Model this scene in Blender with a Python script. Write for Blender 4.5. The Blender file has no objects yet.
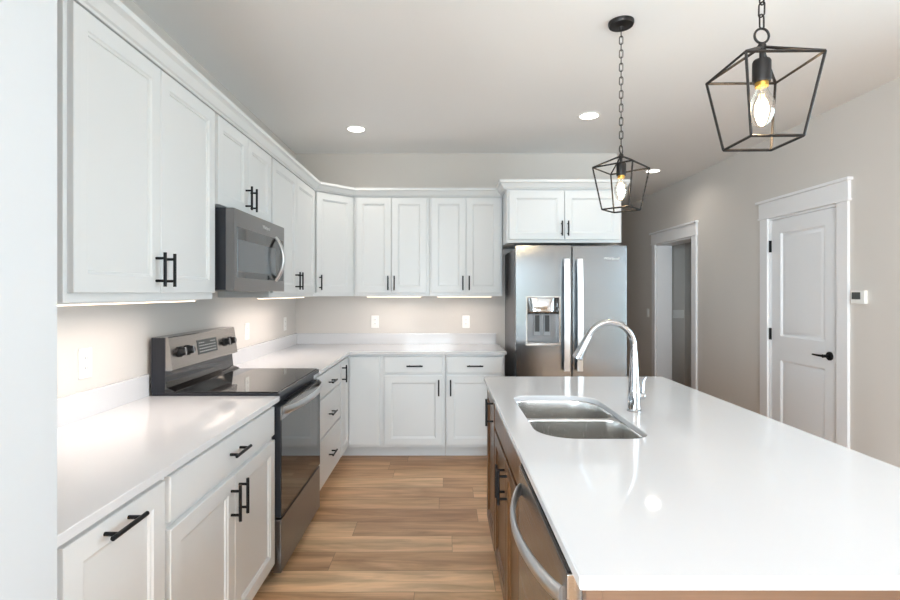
import bpy, bmesh, math, random
from mathutils import Vector, Matrix
random.seed(7)
PI = math.pi
S = bpy.context.scene
COL = S.collection

# ------------------------------------------------------------------ camera, world, light, exposure
CAM_Z = 1.402
cd = bpy.data.cameras.new('camera')
cd.sensor_width = 36.0
cd.lens = 505.0 / 900.0 * 36.0
cd.shift_x = 6.5 / 900.0
cd.shift_y = -7.2 / 900.0
cd.clip_start = 0.05
cam = bpy.data.objects.new('camera', cd)
COL.objects.link(cam)
cam.location = (0, 0, CAM_Z)
cam.rotation_euler = (PI / 2, 0, 0)
S.camera = cam

S.view_settings.view_transform = 'Standard'
S.view_settings.look = 'None'
S.view_settings.gamma = 1.0
S.view_settings.use_curve_mapping = False
S.view_settings.exposure = 0.43
S.cycles.max_bounces = 12
S.cycles.diffuse_bounces = 6
S.cycles.glossy_bounces = 6
S.cycles.transparent_max_bounces = 12
S.cycles.sample_clamp_indirect = 6.0
S.cycles.caustics_reflective = False
S.cycles.caustics_refractive = False

w = bpy.data.worlds.new('sky')
S.world = w
w.use_nodes = True
nt = w.node_tree
nt.nodes.clear()
wo = nt.nodes.new('ShaderNodeOutputWorld')
bg = nt.nodes.new('ShaderNodeBackground')
tc = nt.nodes.new('ShaderNodeTexCoord')
sx = nt.nodes.new('ShaderNodeSeparateXYZ')
rp = nt.nodes.new('ShaderNodeValToRGB')
nt.links.new(tc.outputs['Generated'], sx.inputs[0])
mr = nt.nodes.new('ShaderNodeMapRange')
mr.inputs['From Min'].default_value = -1
nt.links.new(sx.outputs['Z'], mr.inputs['Value'])
nt.links.new(mr.outputs[0], rp.inputs[0])
e = rp.color_ramp.elements
e[0].position = 0.0; e[0].color = (0.16, 0.20, 0.09, 1)
e[1].position = 1.0; e[1].color = (0.55, 0.75, 1.0, 1)
for p, c in ((0.47, (0.18, 0.24, 0.10, 1)), (0.485, (0.35, 0.42, 0.30, 1)), (0.53, (0.95, 0.97, 1.0, 1)), (0.7, (0.75, 0.88, 1.0, 1))):
    q = e.new(p); q.color = c
nt.links.new(rp.outputs[0], bg.inputs['Color'])
bg.inputs['Strength'].default_value = 2.2
nt.links.new(bg.outputs[0], wo.inputs[0])


def area_light(name, loc, rot, sx_, sy_, power, color=(1, 1, 1), parent=None, spread=None):
    d = bpy.data.lights.new(name, 'AREA')
    d.shape = 'RECTANGLE'; d.size = sx_; d.size_y = sy_
    d.energy = power; d.color = color
    if spread: d.spread = spread
    o = bpy.data.objects.new(name, d)
    COL.objects.link(o)
    o.location = loc; o.rotation_euler = rot
    if parent: o.parent = parent
    return o


DAY = (0.77, 0.885, 1.0)
# daylight through the rear windows (facing +Y) and through the side window (facing -X)
for wx, pw in ((-2.6, 590), (-0.55, 190), (1.5, 20)):
    area_light('daylight_rear_window', (wx, -4.72, 1.3), (PI / 2, 0, 0), 1.7, 2.1, pw, DAY)
area_light('daylight_side_window', (3.10, 1.0, 1.3), (PI / 2, 0, PI / 2), 2.2, 2.0, 72, (0.66, 0.83, 1.0))
# the photographer's light behind the camera, bounced off the ceiling
area_light('ceiling_bounce_light', (0.9, -2.3, 1.6), (PI - 0.3, 0, 0), 1.4, 1.4, 85, (0.80, 0.90, 1.0), None, math.radians(110))

CAN_POWER = 6.0
BULB_POWER = 3.0
UNDER_POWER = 1.5
WARM = (1.0, 0.80, 0.58)


# ------------------------------------------------------------------ materials
def lin(c):
    return tuple(((v / 255.0) / 12.92 if v / 255.0 <= 0.04045 else ((v / 255.0 + 0.055) / 1.055) ** 2.4) for v in c) + (1.0,)


def mat(name, rgb, rough=0.5, metal=0.0, spec=0.5, bump=None, var=0.0, coat=0.0, emit=None, estr=0.0):
    m = bpy.data.materials.new(name)
    m.use_nodes = True
    nt = m.node_tree
    b = nt.nodes['Principled BSDF']
    b.inputs['Base Color'].default_value = lin(rgb)
    b.inputs['Roughness'].default_value = rough
    b.inputs['Metallic'].default_value = metal
    b.inputs['Specular IOR Level'].default_value = spec
    b.inputs['Coat Weight'].default_value = coat
    b.inputs['Coat Roughness'].default_value = 0.05
    if emit:
        b.inputs['Emission Color'].default_value = lin(emit)
        b.inputs['Emission Strength'].default_value = estr
    co = nt.nodes.new('ShaderNodeTexCoord')
    if var:
        n = nt.nodes.new('ShaderNodeTexNoise')
        n.inputs['Scale'].default_value = 3.0
        n.inputs['Detail'].default_value = 4.0
        nt.links.new(co.outputs['Object'], n.inputs['Vector'])
        mx = nt.nodes.new('ShaderNodeMix'); mx.data_type = 'RGBA'
        a = lin(rgb)
        mx.inputs['A'].default_value = tuple(v * (1 - var) for v in a[:3]) + (1,)
        mx.inputs['B'].default_value = tuple(min(1, v * (1 + var)) for v in a[:3]) + (1,)
        nt.links.new(n.outputs['Fac'], mx.inputs['Factor'])
        nt.links.new(mx.outputs['Result'], b.inputs['Base Color'])
    if bump:
        sc, st = bump
        n2 = nt.nodes.new('ShaderNodeTexNoise')
        n2.inputs['Scale'].default_value = sc
        n2.inputs['Detail'].default_value = 3.0
        nt.links.new(co.outputs['Object'], n2.inputs['Vector'])
        bp = nt.nodes.new('ShaderNodeBump')
        bp.inputs['Strength'].default_value = st
        bp.inputs['Distance'].default_value = 0.002
        nt.links.new(n2.outputs['Fac'], bp.inputs['Height'])
        nt.links.new(bp.outputs['Normal'], b.inputs['Normal'])
    return m


ANISO = 0.8


def steel(name, rgb, rough, axis, aniso_scale=900.0):
    """brushed stainless: fine streaks along one axis that vary the roughness and the tone"""
    m = mat(name, rgb, rough, 1.0)
    nt = m.node_tree
    b = nt.nodes['Principled BSDF']
    co = nt.nodes.new('ShaderNodeTexCoord')
    mp = nt.nodes.new('ShaderNodeMapping')
    sc = [aniso_scale] * 3
    sc['xyz'.index(axis)] = 1.5
    mp.inputs['Scale'].default_value = sc
    n = nt.nodes.new('ShaderNodeTexNoise')
    n.inputs['Scale'].default_value = 1.0
    n.inputs['Detail'].default_value = 3.0
    nt.links.new(co.outputs['Object'], mp.inputs['Vector'])
    nt.links.new(mp.outputs[0], n.inputs['Vector'])
    tg = nt.nodes.new('ShaderNodeTangent'); tg.direction_type = 'RADIAL'; tg.axis = axis.upper()
    b.inputs['Anisotropic'].default_value = ANISO
    nt.links.new(tg.outputs[0], b.inputs['Tangent'])
    r = nt.nodes.new('ShaderNodeMapRange')
    r.inputs['To Min'].default_value = rough - 0.02
    r.inputs['To Max'].default_value = rough + 0.03
    nt.links.new(n.outputs['Fac'], r.inputs['Value'])
    nt.links.new(r.outputs[0], b.inputs['Roughness'])
    return m


def wood(name, dark, light, axis, rough=0.42, scale=1.0):
    m = mat(name, light, rough)
    nt = m.node_tree
    b = nt.nodes['Principled BSDF']
    co = nt.nodes.new('ShaderNodeTexCoord')
    mp = nt.nodes.new('ShaderNodeMapping')
    sc = [26.0 * scale] * 3
    sc['xyz'.index(axis)] = 1.6 * scale
    mp.inputs['Scale'].default_value = sc
    nt.links.new(co.outputs['Object'], mp.inputs['Vector'])
    n = nt.nodes.new('ShaderNodeTexNoise')
    n.inputs['Scale'].default_value = 1.0
    n.inputs['Detail'].default_value = 6.0
    n.inputs['Roughness'].default_value = 0.6
    n.inputs['Distortion'].default_value = 0.6
    nt.links.new(mp.outputs[0], n.inputs['Vector'])
    r = nt.nodes.new('ShaderNodeValToRGB')
    r.color_ramp.elements[0].position = 0.3; r.color_ramp.elements[0].color = lin(dark)
    r.color_ramp.elements[1].position = 0.7; r.color_ramp.elements[1].color = lin(light)
    nt.links.new(n.outputs['Fac'], r.inputs[0])
    nt.links.new(r.outputs[0], b.inputs['Base Color'])
    return m


def floor_material():
    m = bpy.data.materials.new('oak_plank_floor')
    m.use_nodes = True
    nt = m.node_tree
    N = nt.nodes.new; L = nt.links.new
    b = nt.nodes['Principled BSDF']
    b.inputs['Roughness'].default_value = 0.36
    b.inputs['Specular IOR Level'].default_value = 0.4
    co = N('ShaderNodeTexCoord'); sep = N('ShaderNodeSeparateXYZ')
    L(co.outputs['Object'], sep.inputs[0])

    def M(op, a, b_=None, c=None):
        n = N('ShaderNodeMath'); n.operation = op
        for i, v in enumerate((a, b_, c)):
            if v is None: continue
            if isinstance(v, (int, float)): n.inputs[i].default_value = v
            else: L(v, n.inputs[i])
        return n.outputs[0]
    PW, PL = 0.182, 1.22
    ry = M('DIVIDE', sep.outputs['Y'], PW)
    row = M('FLOOR', ry)
    wn = N('ShaderNodeTexWhiteNoise'); wn.noise_dimensions = '1D'
    L(row, wn.inputs['W'])
    xo = M('ADD', M('DIVIDE', sep.outputs['X'], PL), wn.outputs['Value'])
    plank = M('FLOOR', xo)
    cmb = N('ShaderNodeCombineXYZ'); L(row, cmb.inputs[0]); L(plank, cmb.inputs[1])
    w2 = N('ShaderNodeTexWhiteNoise'); w2.noise_dimensions = '2D'
    L(cmb.outputs[0], w2.inputs['Vector'])
    # tone of each plank
    tone = N('ShaderNodeValToRGB')
    el = tone.color_ramp.elements
    el[0].position = 0.0; el[0].color = lin((192, 150, 112))
    el[1].position = 1.0; el[1].color = lin((242, 206, 164))
    for p, c in ((0.35, (210, 168, 129)), (0.7, (222, 182, 141))):
        q = el.new(p); q.color = lin(c)
    L(w2.outputs['Value'], tone.inputs[0])
    # grain running along the plank, shifted for each plank
    gv = N('ShaderNodeCombineXYZ')
    L(M('ADD', M('MULTIPLY', sep.outputs['X'], 1.4), M('MULTIPLY', w2.outputs['Value'], 37.0)), gv.inputs[0])
    L(M('ADD', M('MULTIPLY', sep.outputs['Y'], 16.0), M('MULTIPLY', row, 5.3)), gv.inputs[1])
    g = N('ShaderNodeTexNoise')
    g.inputs['Scale'].default_value = 1.0; g.inputs['Detail'].default_value = 7.0
    g.inputs['Roughness'].default_value = 0.62; g.inputs['Distortion'].default_value = 0.9
    L(gv.outputs[0], g.inputs['Vector'])
    gr = N('ShaderNodeValToRGB')
    gr.color_ramp.elements[0].position = 0.28; gr.color_ramp.elements[0].color = (0.55, 0.51, 0.47, 1)
    gr.color_ramp.elements[1].position = 0.62; gr.color_ramp.elements[1].color = (1.06, 1.04, 1.02, 1)
    L(g.outputs['Fac'], gr.inputs[0])
    mx = N('ShaderNodeMix'); mx.data_type = 'RGBA'; mx.blend_type = 'MULTIPLY'
    mx.inputs['Factor'].default_value = 0.95
    L(tone.outputs[0], mx.inputs['A']); L(gr.outputs[0], mx.inputs['B'])
    # smoky streaks, wider than the grain
    sv = N('ShaderNodeCombineXYZ')
    L(M('ADD', M('MULTIPLY', sep.outputs['X'], 1.1), M('MULTIPLY', w2.outputs['Value'], 19.0)), sv.inputs[0])
    L(M('ADD', M('MULTIPLY', sep.outputs['Y'], 5.5), M('MULTIPLY', row, 2.7)), sv.inputs[1])
    sn = N('ShaderNodeTexNoise'); sn.inputs['Scale'].default_value = 1.0; sn.inputs['Detail'].default_value = 4.0; sn.inputs['Distortion'].default_value = 1.2
    L(sv.outputs[0], sn.inputs['Vector'])
    sr = N('ShaderNodeValToRGB')
    sr.color_ramp.elements[0].position = 0.32; sr.color_ramp.elements[0].color = (0.64, 0.57, 0.50, 1)
    sr.color_ramp.elements[1].position = 0.58; sr.color_ramp.elements[1].color = (1.05, 1.04, 1.03, 1)
    L(sn.outputs['Fac'], sr.inputs[0])
    m3 = N('ShaderNodeMix'); m3.data_type = 'RGBA'; m3.blend_type = 'MULTIPLY'; m3.inputs['Factor'].default_value = 0.8
    L(mx.outputs['Result'], m3.inputs['A']); L(sr.outputs[0], m3.inputs['B'])
    mx = m3
    # seams
    fy = M('FRACT', ry); fx = M('FRACT', xo)
    sy = M('GREATER_THAN', M('ABSOLUTE', M('SUBTRACT', fy, 0.5)), 0.488)
    sx_ = M('GREATER_THAN', M('ABSOLUTE', M('SUBTRACT', fx, 0.5)), 0.4985)
    seam = M('MAXIMUM', sy, sx_)
    m2 = N('ShaderNodeMix'); m2.data_type = 'RGBA'
    L(M('MULTIPLY', seam, 0.4), m2.inputs['Factor'])
    L(mx.outputs['Result'], m2.inputs['A'])
    m2.inputs['B'].default_value = lin((70, 50, 36))
    L(m2.outputs['Result'], b.inputs['Base Color'])
    bp = N('ShaderNodeBump'); bp.inputs['Strength'].default_value = 0.12; bp.inputs['Distance'].default_value = 0.001
    L(g.outputs['Fac'], bp.inputs['Height']); L(bp.outputs['Normal'], b.inputs['Normal'])
    return m


def glass_thin(name, tint=(1, 1, 1), gloss=0.06, rough=0.02):
    m = bpy.data.materials.new(name)
    m.use_nodes = True
    nt = m.node_tree
    nt.nodes.clear()
    o = nt.nodes.new('ShaderNodeOutputMaterial')
    t = nt.nodes.new('ShaderNodeBsdfTransparent'); t.inputs[0].default_value = (*tint, 1)
    g = nt.nodes.new('ShaderNodeBsdfGlossy'); g.inputs['Roughness'].default_value = rough
    f = nt.nodes.new('ShaderNodeLayerWeight'); f.inputs['Blend'].default_value = 0.35
    mp = nt.nodes.new('ShaderNodeMapRange')
    mp.inputs['To Min'].default_value = gloss; mp.inputs['To Max'].default_value = 0.75
    nt.links.new(f.outputs['Facing'], mp.inputs['Value'])
    mx = nt.nodes.new('ShaderNodeMixShader')
    nt.links.new(mp.outputs[0], mx.inputs[0])
    nt.links.new(t.outputs[0], mx.inputs[1]); nt.links.new(g.outputs[0], mx.inputs[2])
    nt.links.new(mx.outputs[0], o.inputs[0])
    return m


def emission(name, rgb, strength):
    m = bpy.data.materials.new(name)
    m.use_nodes = True
    nt = m.node_tree
    nt.nodes.clear()
    o = nt.nodes.new('ShaderNodeOutputMaterial')
    e = nt.nodes.new('ShaderNodeEmission')
    e.inputs[0].default_value = lin(rgb); e.inputs[1].default_value = strength
    nt.links.new(e.outputs[0], o.inputs[0])
    return m


WALL = mat('greige_wall_paint', (214, 209, 204), 0.75, bump=(260, 0.06), spec=0.25)
NEARWALL = mat('cool_wall_paint', (198, 202, 206), 0.7, bump=(260, 0.05), spec=0.25)  # near left wall: cooler and slightly darker tone than the greige walls
CEIL = mat('ceiling_paint', (240, 240, 240), 0.85, bump=(180, 0.08), spec=0.2)
FLOOR = floor_material()
TRIM = mat('white_trim_paint', (238, 238, 240), 0.4)
DOORP = mat('white_door_paint', (236, 237, 240), 0.42)
CAB = mat('white_cabinet_paint', (219, 221, 222), 0.38, var=0.01)
CABIN = mat('cabinet_inside', (190, 165, 135), 0.6, var=0.05)
QUARTZ = mat('white_quartz', (213, 213, 215), 0.06, var=0.012, spec=0.5)
BLACK = mat('matte_black_metal', (28, 28, 30), 0.42, 0.6)
BRONZE = mat('blackened_bronze', (46, 43, 42), 0.45, 0.7)
STAINZ = steel('stainless_vertical_grain', (132, 135, 138), 0.16, 'z')
STAINM = steel('dark_stainless', (126, 124, 124), 0.28, 'y')
STAINX = steel('stainless_horizontal_grain', (168, 164, 161), 0.26, 'y')
SINKST = steel('sink_stainless', (205, 203, 200), 0.26, 'z')
HANDLEST = steel('bright_handle_steel', (212, 213, 215), 0.32, 'z')
CHROME = mat('chrome', (190, 193, 197), 0.05, 1.0)
GREYST = mat('grey_side_steel', (120, 120, 122), 0.38, 0.6)
DARKST = mat('dark_painted_steel', (44, 46, 52), 0.35, 0.3)
BGLASS = mat('black_glass', (16, 15, 16), 0.04, 0.0, spec=1.0)
BPLASTIC = mat('black_plastic', (22, 22, 24), 0.4)
GREYPL = mat('grey_plastic', (150, 152, 155), 0.4)
WPLASTIC = mat('white_plastic', (240, 239, 236), 0.4)
DARKSCR = mat('grey_display', (82, 86, 86), 0.25)
MARKS = mat('pale_print', (205, 205, 205), 0.5)
WOODV = wood('stained_oak_vertical', (66, 42, 22), (112, 76, 44), 'z', 0.3)
WOODH = wood('stained_oak_horizontal', (92, 68, 52), (118, 91, 73), 'x')
CANLENS = emission('lit_can_lens', (255, 250, 240), 6.0)
FILAMENT = emission('lit_filament', (255, 210, 140), 9.0)
LEDBAR = emission('lit_led_bar', (255, 232, 205), 3.0)
BULBGLASS = glass_thin('clear_bulb_glass', (1.0, 0.97, 0.92), 0.05)
PANE = glass_thin('window_glass', (0.97, 0.99, 0.98), 0.03)
DARKWELL = mat('dark_recess', (20, 20, 20), 0.7)
SWITCHG = mat('brass_ring', (205, 160, 80), 0.3, 0.9)


# ------------------------------------------------------------------ mesh helpers
class MB:
    def __init__(self):
        self.bm = bmesh.new()

    def box(self, x0, x1, y0, y1, z0, z1, bev=0.0, seg=2):
        b = bmesh.new()
        bmesh.ops.create_cube(b, size=1.0)
        for v in b.verts:
            v.co = Vector(((x0 + x1) / 2 + v.co.x * (x1 - x0), (y0 + y1) / 2 + v.co.y * (y1 - y0), (z0 + z1) / 2 + v.co.z * (z1 - z0)))
        if bev:
            bmesh.ops.bevel(b, geom=list(b.edges), offset=bev, segments=seg, affect='EDGES', profile=0.6)
        self._merge(b)
        return self

    def _merge(self, b, M=None):
        me = bpy.data.meshes.new('tmp')
        b.to_mesh(me); b.free()
        if M is not None: me.transform(M)
        self.bm.from_mesh(me)
        bpy.data.meshes.remove(me)

    def loops(self, loops, cap0=True, cap1=True, closed=True):
        """skin a list of equally long closed loops"""
        bm = self.bm
        rows = [[bm.verts.new(p) for p in lp] for lp in loops]
        n = len(rows[0])
        for a, b in zip(rows, rows[1:]):
            for i in range(n if closed else n - 1):
                j = (i + 1) % n
                bm.faces.new((a[i], a[j], b[j], b[i]))
        if cap0: bm.faces.new(rows[0][::-1])
        if cap1: bm.faces.new(rows[-1])
        return self

    def panel(self, x0, x1, z0, z1, prof):
        """rectangular front: prof = [(inset, y), ...] from the back edge to the middle field"""
        lp = [[(x0 + i, y, z0 + i), (x1 - i, y, z0 + i), (x1 - i, y, z1 - i), (x0 + i, y, z1 - i)] for i, y in prof]
        return self.loops(lp)

    def prism(self, pts, z0, z1, bev=0.0):
        b = bmesh.new()
        vs = [b.verts.new((x, y, z0)) for x, y in pts]
        f = b.faces.new(vs)
        r = bmesh.ops.extrude_face_region(b, geom=[f])
        for v in r['geom']:
            if isinstance(v, bmesh.types.BMVert): v.co.z = z1
        bmesh.ops.recalc_face_normals(b, faces=b.faces[:])
        if bev:
            bmesh.ops.bevel(b, geom=list(b.edges), offset=bev, segments=2, affect='EDGES', profile=0.6)
        self._merge(b)
        return self

    def tube(self, pts, r, n=12, closed=False, squash=None):
        pts = [Vector(p) for p in pts]
        k = len(pts)
        rs = r if isinstance(r, (list, tuple)) else [r] * k
        lp = []
        up = None
        for i in range(k):
            if closed: t = (pts[(i + 1) % k] - pts[i - 1]).normalized()
            else: t = (pts[min(i + 1, k - 1)] - pts[max(i - 1, 0)]).normalized()
            if up is None:
                a = Vector((0, 0, 1)) if abs(t.z) < 0.9 else Vector((0, 1, 0))
                up = (a - t * a.dot(t)).normalized()
            else:
                up = (up - t * up.dot(t)).normalized()
            s = t.cross(up)
            su, ss = squash if squash else (1, 1)
            lp.append([pts[i] + (up * math.cos(2 * PI * j / n) * su + s * math.sin(2 * PI * j / n) * ss) * rs[i] for j in range(n)])
        if closed:
            lp.append(lp[0])
            self.loops(lp, False, False)
            bmesh.ops.remove_doubles(self.bm, verts=self.bm.verts[:], dist=1e-6)
        else:
            self.loops(lp)
        return self

    def bar(self, a, b, w):
        """square bar from a to b"""
        return self.tube([a, b], w * 0.7071, n=4)

    def lathe(self, prof, c=(0, 0, 0), n=32, axis='z', cap=True):
        lp = []
        for r, h in prof:
            ring = []
            for j in range(n):
                u, v = r * math.cos(2 * PI * j / n), r * math.sin(2 * PI * j / n)
                p = {'z': (u, v, h), 'y': (u, h, v), 'x': (h, u, v)}[axis]
                ring.append((c[0] + p[0], c[1] + p[1], c[2] + p[2]))
            lp.append(ring)
        return self.loops(lp, cap, cap)

    def torus(self, c, R, r, axis='z', stretch=0.0, n=20, k=8, rot=0.0):
        pts = []
        for j in range(n):
            a = 2 * PI * j / n
            u, v = R * math.cos(a), R * math.sin(a)
            v += stretch / 2 if v > 0 else -stretch / 2
            if axis == 'v':   # ring stands upright, turned about z by rot
                p = (u * math.cos(rot), u * math.sin(rot), v)
            else:
                p = (u, v, 0)
            pts.append((c[0] + p[0], c[1] + p[1], c[2] + p[2]))
        return self.tube(pts, r, n=k, closed=True)

    def build(self, name, material, parent=None, M=None, smooth=35, origin=None):
        bm = self.bm
        bmesh.ops.recalc_face_normals(bm, faces=bm.faces[:])
        me = bpy.data.meshes.new(name)
        bm.to_mesh(me); bm.free()
        if M is not None: me.transform(M)
        if origin is None and parent is not None: origin = parent.get('_org')
        o = bpy.data.objects.new(name, me)
        if parent is not None:
            o.parent = parent
            if origin is not None: me.transform(Matrix.Translation(-Vector(origin)))
        elif origin is not None:
            me.transform(Matrix.Translation(-Vector(origin)))
            o.location = origin
        if origin is not None: o['_org'] = list(origin)
        me.materials.append(material)
        COL.objects.link(o)
        if smooth:
            for p in me.polygons: p.use_smooth = True
            me.set_sharp_from_angle(angle=math.radians(smooth))
            wn = o.modifiers.new('weighted_normals', 'WEIGHTED_NORMAL')
            wn.keep_sharp = True; wn.weight = 100
        return o


def thing(name, label, cat, loc, group=None, kind=None):
    o = bpy.data.objects.new(name, None)
    o.empty_display_size = 0.1
    COL.objects.link(o)
    o.location = loc
    o['_org'] = list(loc)
    if label: o['label'] = label
    if cat: o['category'] = cat
    if group: o['group'] = group
    if kind: o['kind'] = kind
    return o


def tag(o, label, cat, group=None):
    o['label'] = label; o['category'] = cat
    if group: o['group'] = group
    return o


def struct(name, mb, m, smooth=35):
    o = mb.build(name, m, smooth=smooth)
    o['kind'] = 'structure'
    return o


def frame(x, y, deg):
    """local cabinet frame: +x to the right seen from the front, -y out of the front, z up"""
    return Matrix.Translation((x, y, 0)) @ Matrix.Rotation(math.radians(deg), 4, 'Z')


def rrect(x0, x1, y0, y1, r, z, n=8, inset=0.0):
    """closed rounded rectangle; r = one radius or four (x0y0, x1y0, x1y1, x0y1)"""
    rs = r if isinstance(r, (list, tuple)) else [r] * 4
    x0 += inset; x1 -= inset; y0 += inset; y1 -= inset
    rs = [max(0.001, q - inset) for q in rs]
    pts = []
    for (cx, cy, a0, q) in ((x0 + rs[0], y0 + rs[0], PI, rs[0]), (x1 - rs[1], y0 + rs[1], 1.5 * PI, rs[1]),
                            (x1 - rs[2], y1 - rs[2], 0, rs[2]), (x0 + rs[3], y1 - rs[3], 0.5 * PI, rs[3])):
        for i in range(n + 1):
            a = a0 + 0.5 * PI * i / n
            pts.append((cx + q * math.cos(a), cy + q * math.sin(a), z))
    return pts


def text_mesh(name, s, size, material, parent, M, extrude=0.0006, org=None):
    c = bpy.data.curves.new(name, 'FONT')
    c.body = s; c.size = size; c.extrude = extrude; c.align_x = 'CENTER'; c.align_y = 'CENTER'
    t = bpy.data.objects.new(name, c)
    COL.objects.link(t)
    dg = bpy.context.evaluated_depsgraph_get()
    me = bpy.data.meshes.new_from_object(t.evaluated_get(dg))
    bpy.data.objects.remove(t); bpy.data.curves.remove(c)
    me.transform(M)
    org = org or parent.get('_org')
    if org is not None: me.transform(Matrix.Translation(-Vector(org)))
    o = bpy.data.objects.new(name, me)
    me.materials.clear(); me.materials.append(material)
    o.parent = parent
    COL.objects.link(o)
    return o


# ------------------------------------------------------------------ the setting
WL, WB, WR = -1.415, 4.83, 2.816          # inner faces of the left, back and right walls
CH = 2.734                                # ceiling height
struct('floor', MB().box(-4.3, 4.6, -4.9, 9.0, -0.1, 0.0), FLOOR)
struct('ceiling', MB().box(-4.3, 4.6, -4.9, 9.0, CH, CH + 0.12), CEIL)
struct('wall_left', MB().box(WL - 0.15, WL, 0.9, WB + 0.14, 0, CH), WALL)
struct('wall_near_left', MB().box(-1.6, -0.765, -0.35, 1.0, 0, CH), NEARWALL)
struct('wall_back', MB().box(WL - 0.15, 1.66, WB, WB + 0.14, 0, CH), WALL)
struct('wall_hall_left', MB().box(1.52, 1.66, WB + 0.14, 8.6, 0, CH), WALL)
struct('wall_hall_end', MB().box(1.5, 3.1, 8.6, 8.75, 0, CH), WALL)
T = 0.2
D1a, D1b = 3.597, 4.366                   # opening of the panelled door
D2a, D2b = 5.70, 6.685                    # open doorway
DH = 2.04
mb = MB()
for a, b in ((2.2, D1a), (D1b, D2a), (D2b, 8.75)):
    mb.box(WR, WR + T, a, b, 0, CH)
for a, b in ((D1a, D1b), (D2a, D2b)):
    mb.box(WR, WR + T, a, b, DH, CH)
mb.box(WR, WR + T, -0.2, 2.2, 0, 0.25).box(WR, WR + T, -0.2, 2.2, 2.35, CH).box(WR, WR + T, -4.9, -0.2, 0, CH)
struct('wall_right', mb, WALL)
mb = MB()
wins = [(-3.45, -1.75), (-1.4, 0.3), (0.65, 2.35)]
xs = [-4.3] + [v for p in wins for v in p] + [3.0]
for i in range(0, len(xs), 2): mb.box(xs[i], xs[i + 1], -4.75, -4.6, 0, CH)
for a, b in wins: mb.box(a, b, -4.75, -4.6, 0, 0.2).box(a, b, -4.75, -4.6, 2.35, CH)
struct('wall_rear', mb, WALL)
struct('wall_far_left', MB().box(-4.3, -4.15, -4.75, -0.2, 0, CH), WALL)
struct('wall_near_side', MB().box(-4.3, -1.6, -0.35, -0.2, 0, CH), WALL)
# the small room behind the open doorway
struct('wall_side_room_end', MB().box(WR + T, 4.5, 7.2, 7.34, 0, CH), WALL)
struct('wall_side_room_right', MB().box(3.44, 3.58, 5.0, 7.2, 0, CH), WALL)
struct('wall_side_room_near', MB().box(WR + T, 3.44, 5.0, 5.14, 0, CH), WALL)


def window(name, M, w, z0, z1):
    t = thing(name, None, None, M @ Vector((0, 0, z0)), kind='structure')
    f = MB()
    f.box(0, w, -0.03, 0.05, z0, z0 + 0.06).box(0, w, -0.03, 0.05, z1 - 0.06, z1)
    f.box(0, 0.06, -0.03, 0.05, z0 + 0.06, z1 - 0.06).box(w - 0.06, w, -0.03, 0.05, z0 + 0.06, z1 - 0.06)
    f.box(w / 2 - 0.035, w / 2 + 0.035, -0.03, 0.05, z0 + 0.06, z1 - 0.06)
    f.build('window_frame', TRIM, t, M)
    MB().box(0.05, w - 0.05, 0.008, 0.014, z0 + 0.05, z1 - 0.05).build('pane', PANE, t, M)


for i, (a, b) in enumerate(wins):
    window('window_%d' % (i + 1), frame(b, -4.67, 180), b - a, 0.2, 2.35)
window('window_4', frame(WR + 0.1, 2.2, -90), 2.4, 0.25, 2.35)


def casing(name, a, b, jamb, M):
    """craftsman casing about an opening a..b along local x, wall face at local y = 0"""
    t = thing(name, None, None, M @ Vector((a, 0, 0)), kind='structure')
    cw = 0.1
    for x in (a - cw, b): MB().box(x, x + cw, -0.02, 0, 0, DH + 0.006, 0.002).build('side_casing', TRIM, t, M)
    MB().box(a - cw - 0.01, b + cw + 0.01, -0.024, 0, DH + 0.006, DH + 0.14, 0.002).build('head_casing', TRIM, t, M)
    MB().box(a - cw - 0.016, b + cw + 0.016, -0.03, 0, DH + 0.0, DH + 0.016, 0.003).build('fillet', TRIM, t, M)
    MB().box(a - cw - 0.03, b + cw + 0.03, -0.045, 0, DH + 0.14, DH + 0.162, 0.004).build('head_cap', TRIM, t, M)
    j = MB()
    j.box(a, a + 0.018, 0, jamb, 0, DH).box(b - 0.018, b, 0, jamb, 0, DH).box(a + 0.018, b - 0.018, 0, jamb, DH - 0.018, DH)
    j.build('jamb', TRIM, t, M)
    return t


MR = frame(WR, 0, -90)      # right wall: local x = -Y
casing('trim_1', -D1b, -D1a, T, MR)
casing('trim_2', -D2b, -D2a, T, MR)

# panelled door (hinged on the far side)
t = thing('door_1', 'white two panel door with black lever and hinges on the right wall', None, (WR, (D1a + D1b) / 2, 0), kind='structure')
x0, x1 = -D1b + 0.021, -D1a - 0.021
zt = DH - 0.021
yd = 0.004
fr = MB()
sw, r0, r1, rz = 0.118, 0.21, 0.14, 0.84
fr.box(x0, x0 + sw, yd, yd + 0.035, 0.008, zt).box(x1 - sw, x1, yd, yd + 0.035, 0.008, zt)
fr.box(x0 + sw, x1 - sw, yd, yd + 0.035, 0.008, r0).box(x0 + sw, x1 - sw, yd, yd + 0.035, rz, rz + 0.20).box(x0 + sw, x1 - sw, yd, yd + 0.035, zt - 0.115, zt)
slab = fr.build('door_slab', DOORP, t, MR)
for a, b in ((r0, rz), (rz + 0.20, zt - 0.115)):
    MB().panel(x0 + sw, x1 - sw, a, b, [(0, yd + 0.03), (0, yd + 0.0), (0.014, yd + 0.013), (0.026, yd + 0.013), (0.05, yd + 0.005)]).build('raised_panel', DOORP, slab, MR)
for z in (0.26, 1.05, 1.80):
    MB().lathe([(0.007, z - 0.05), (0.007, z + 0.05)], (x0 - 0.004, -0.006, 0), 12).box(x0 - 0.018, x0 + 0.006, -0.001, yd + 0.002, z - 0.05, z + 0.05).build('hinge', BLACK, t, MR)
hx, hz = x1 - 0.065, 0.94
h = MB()
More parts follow.
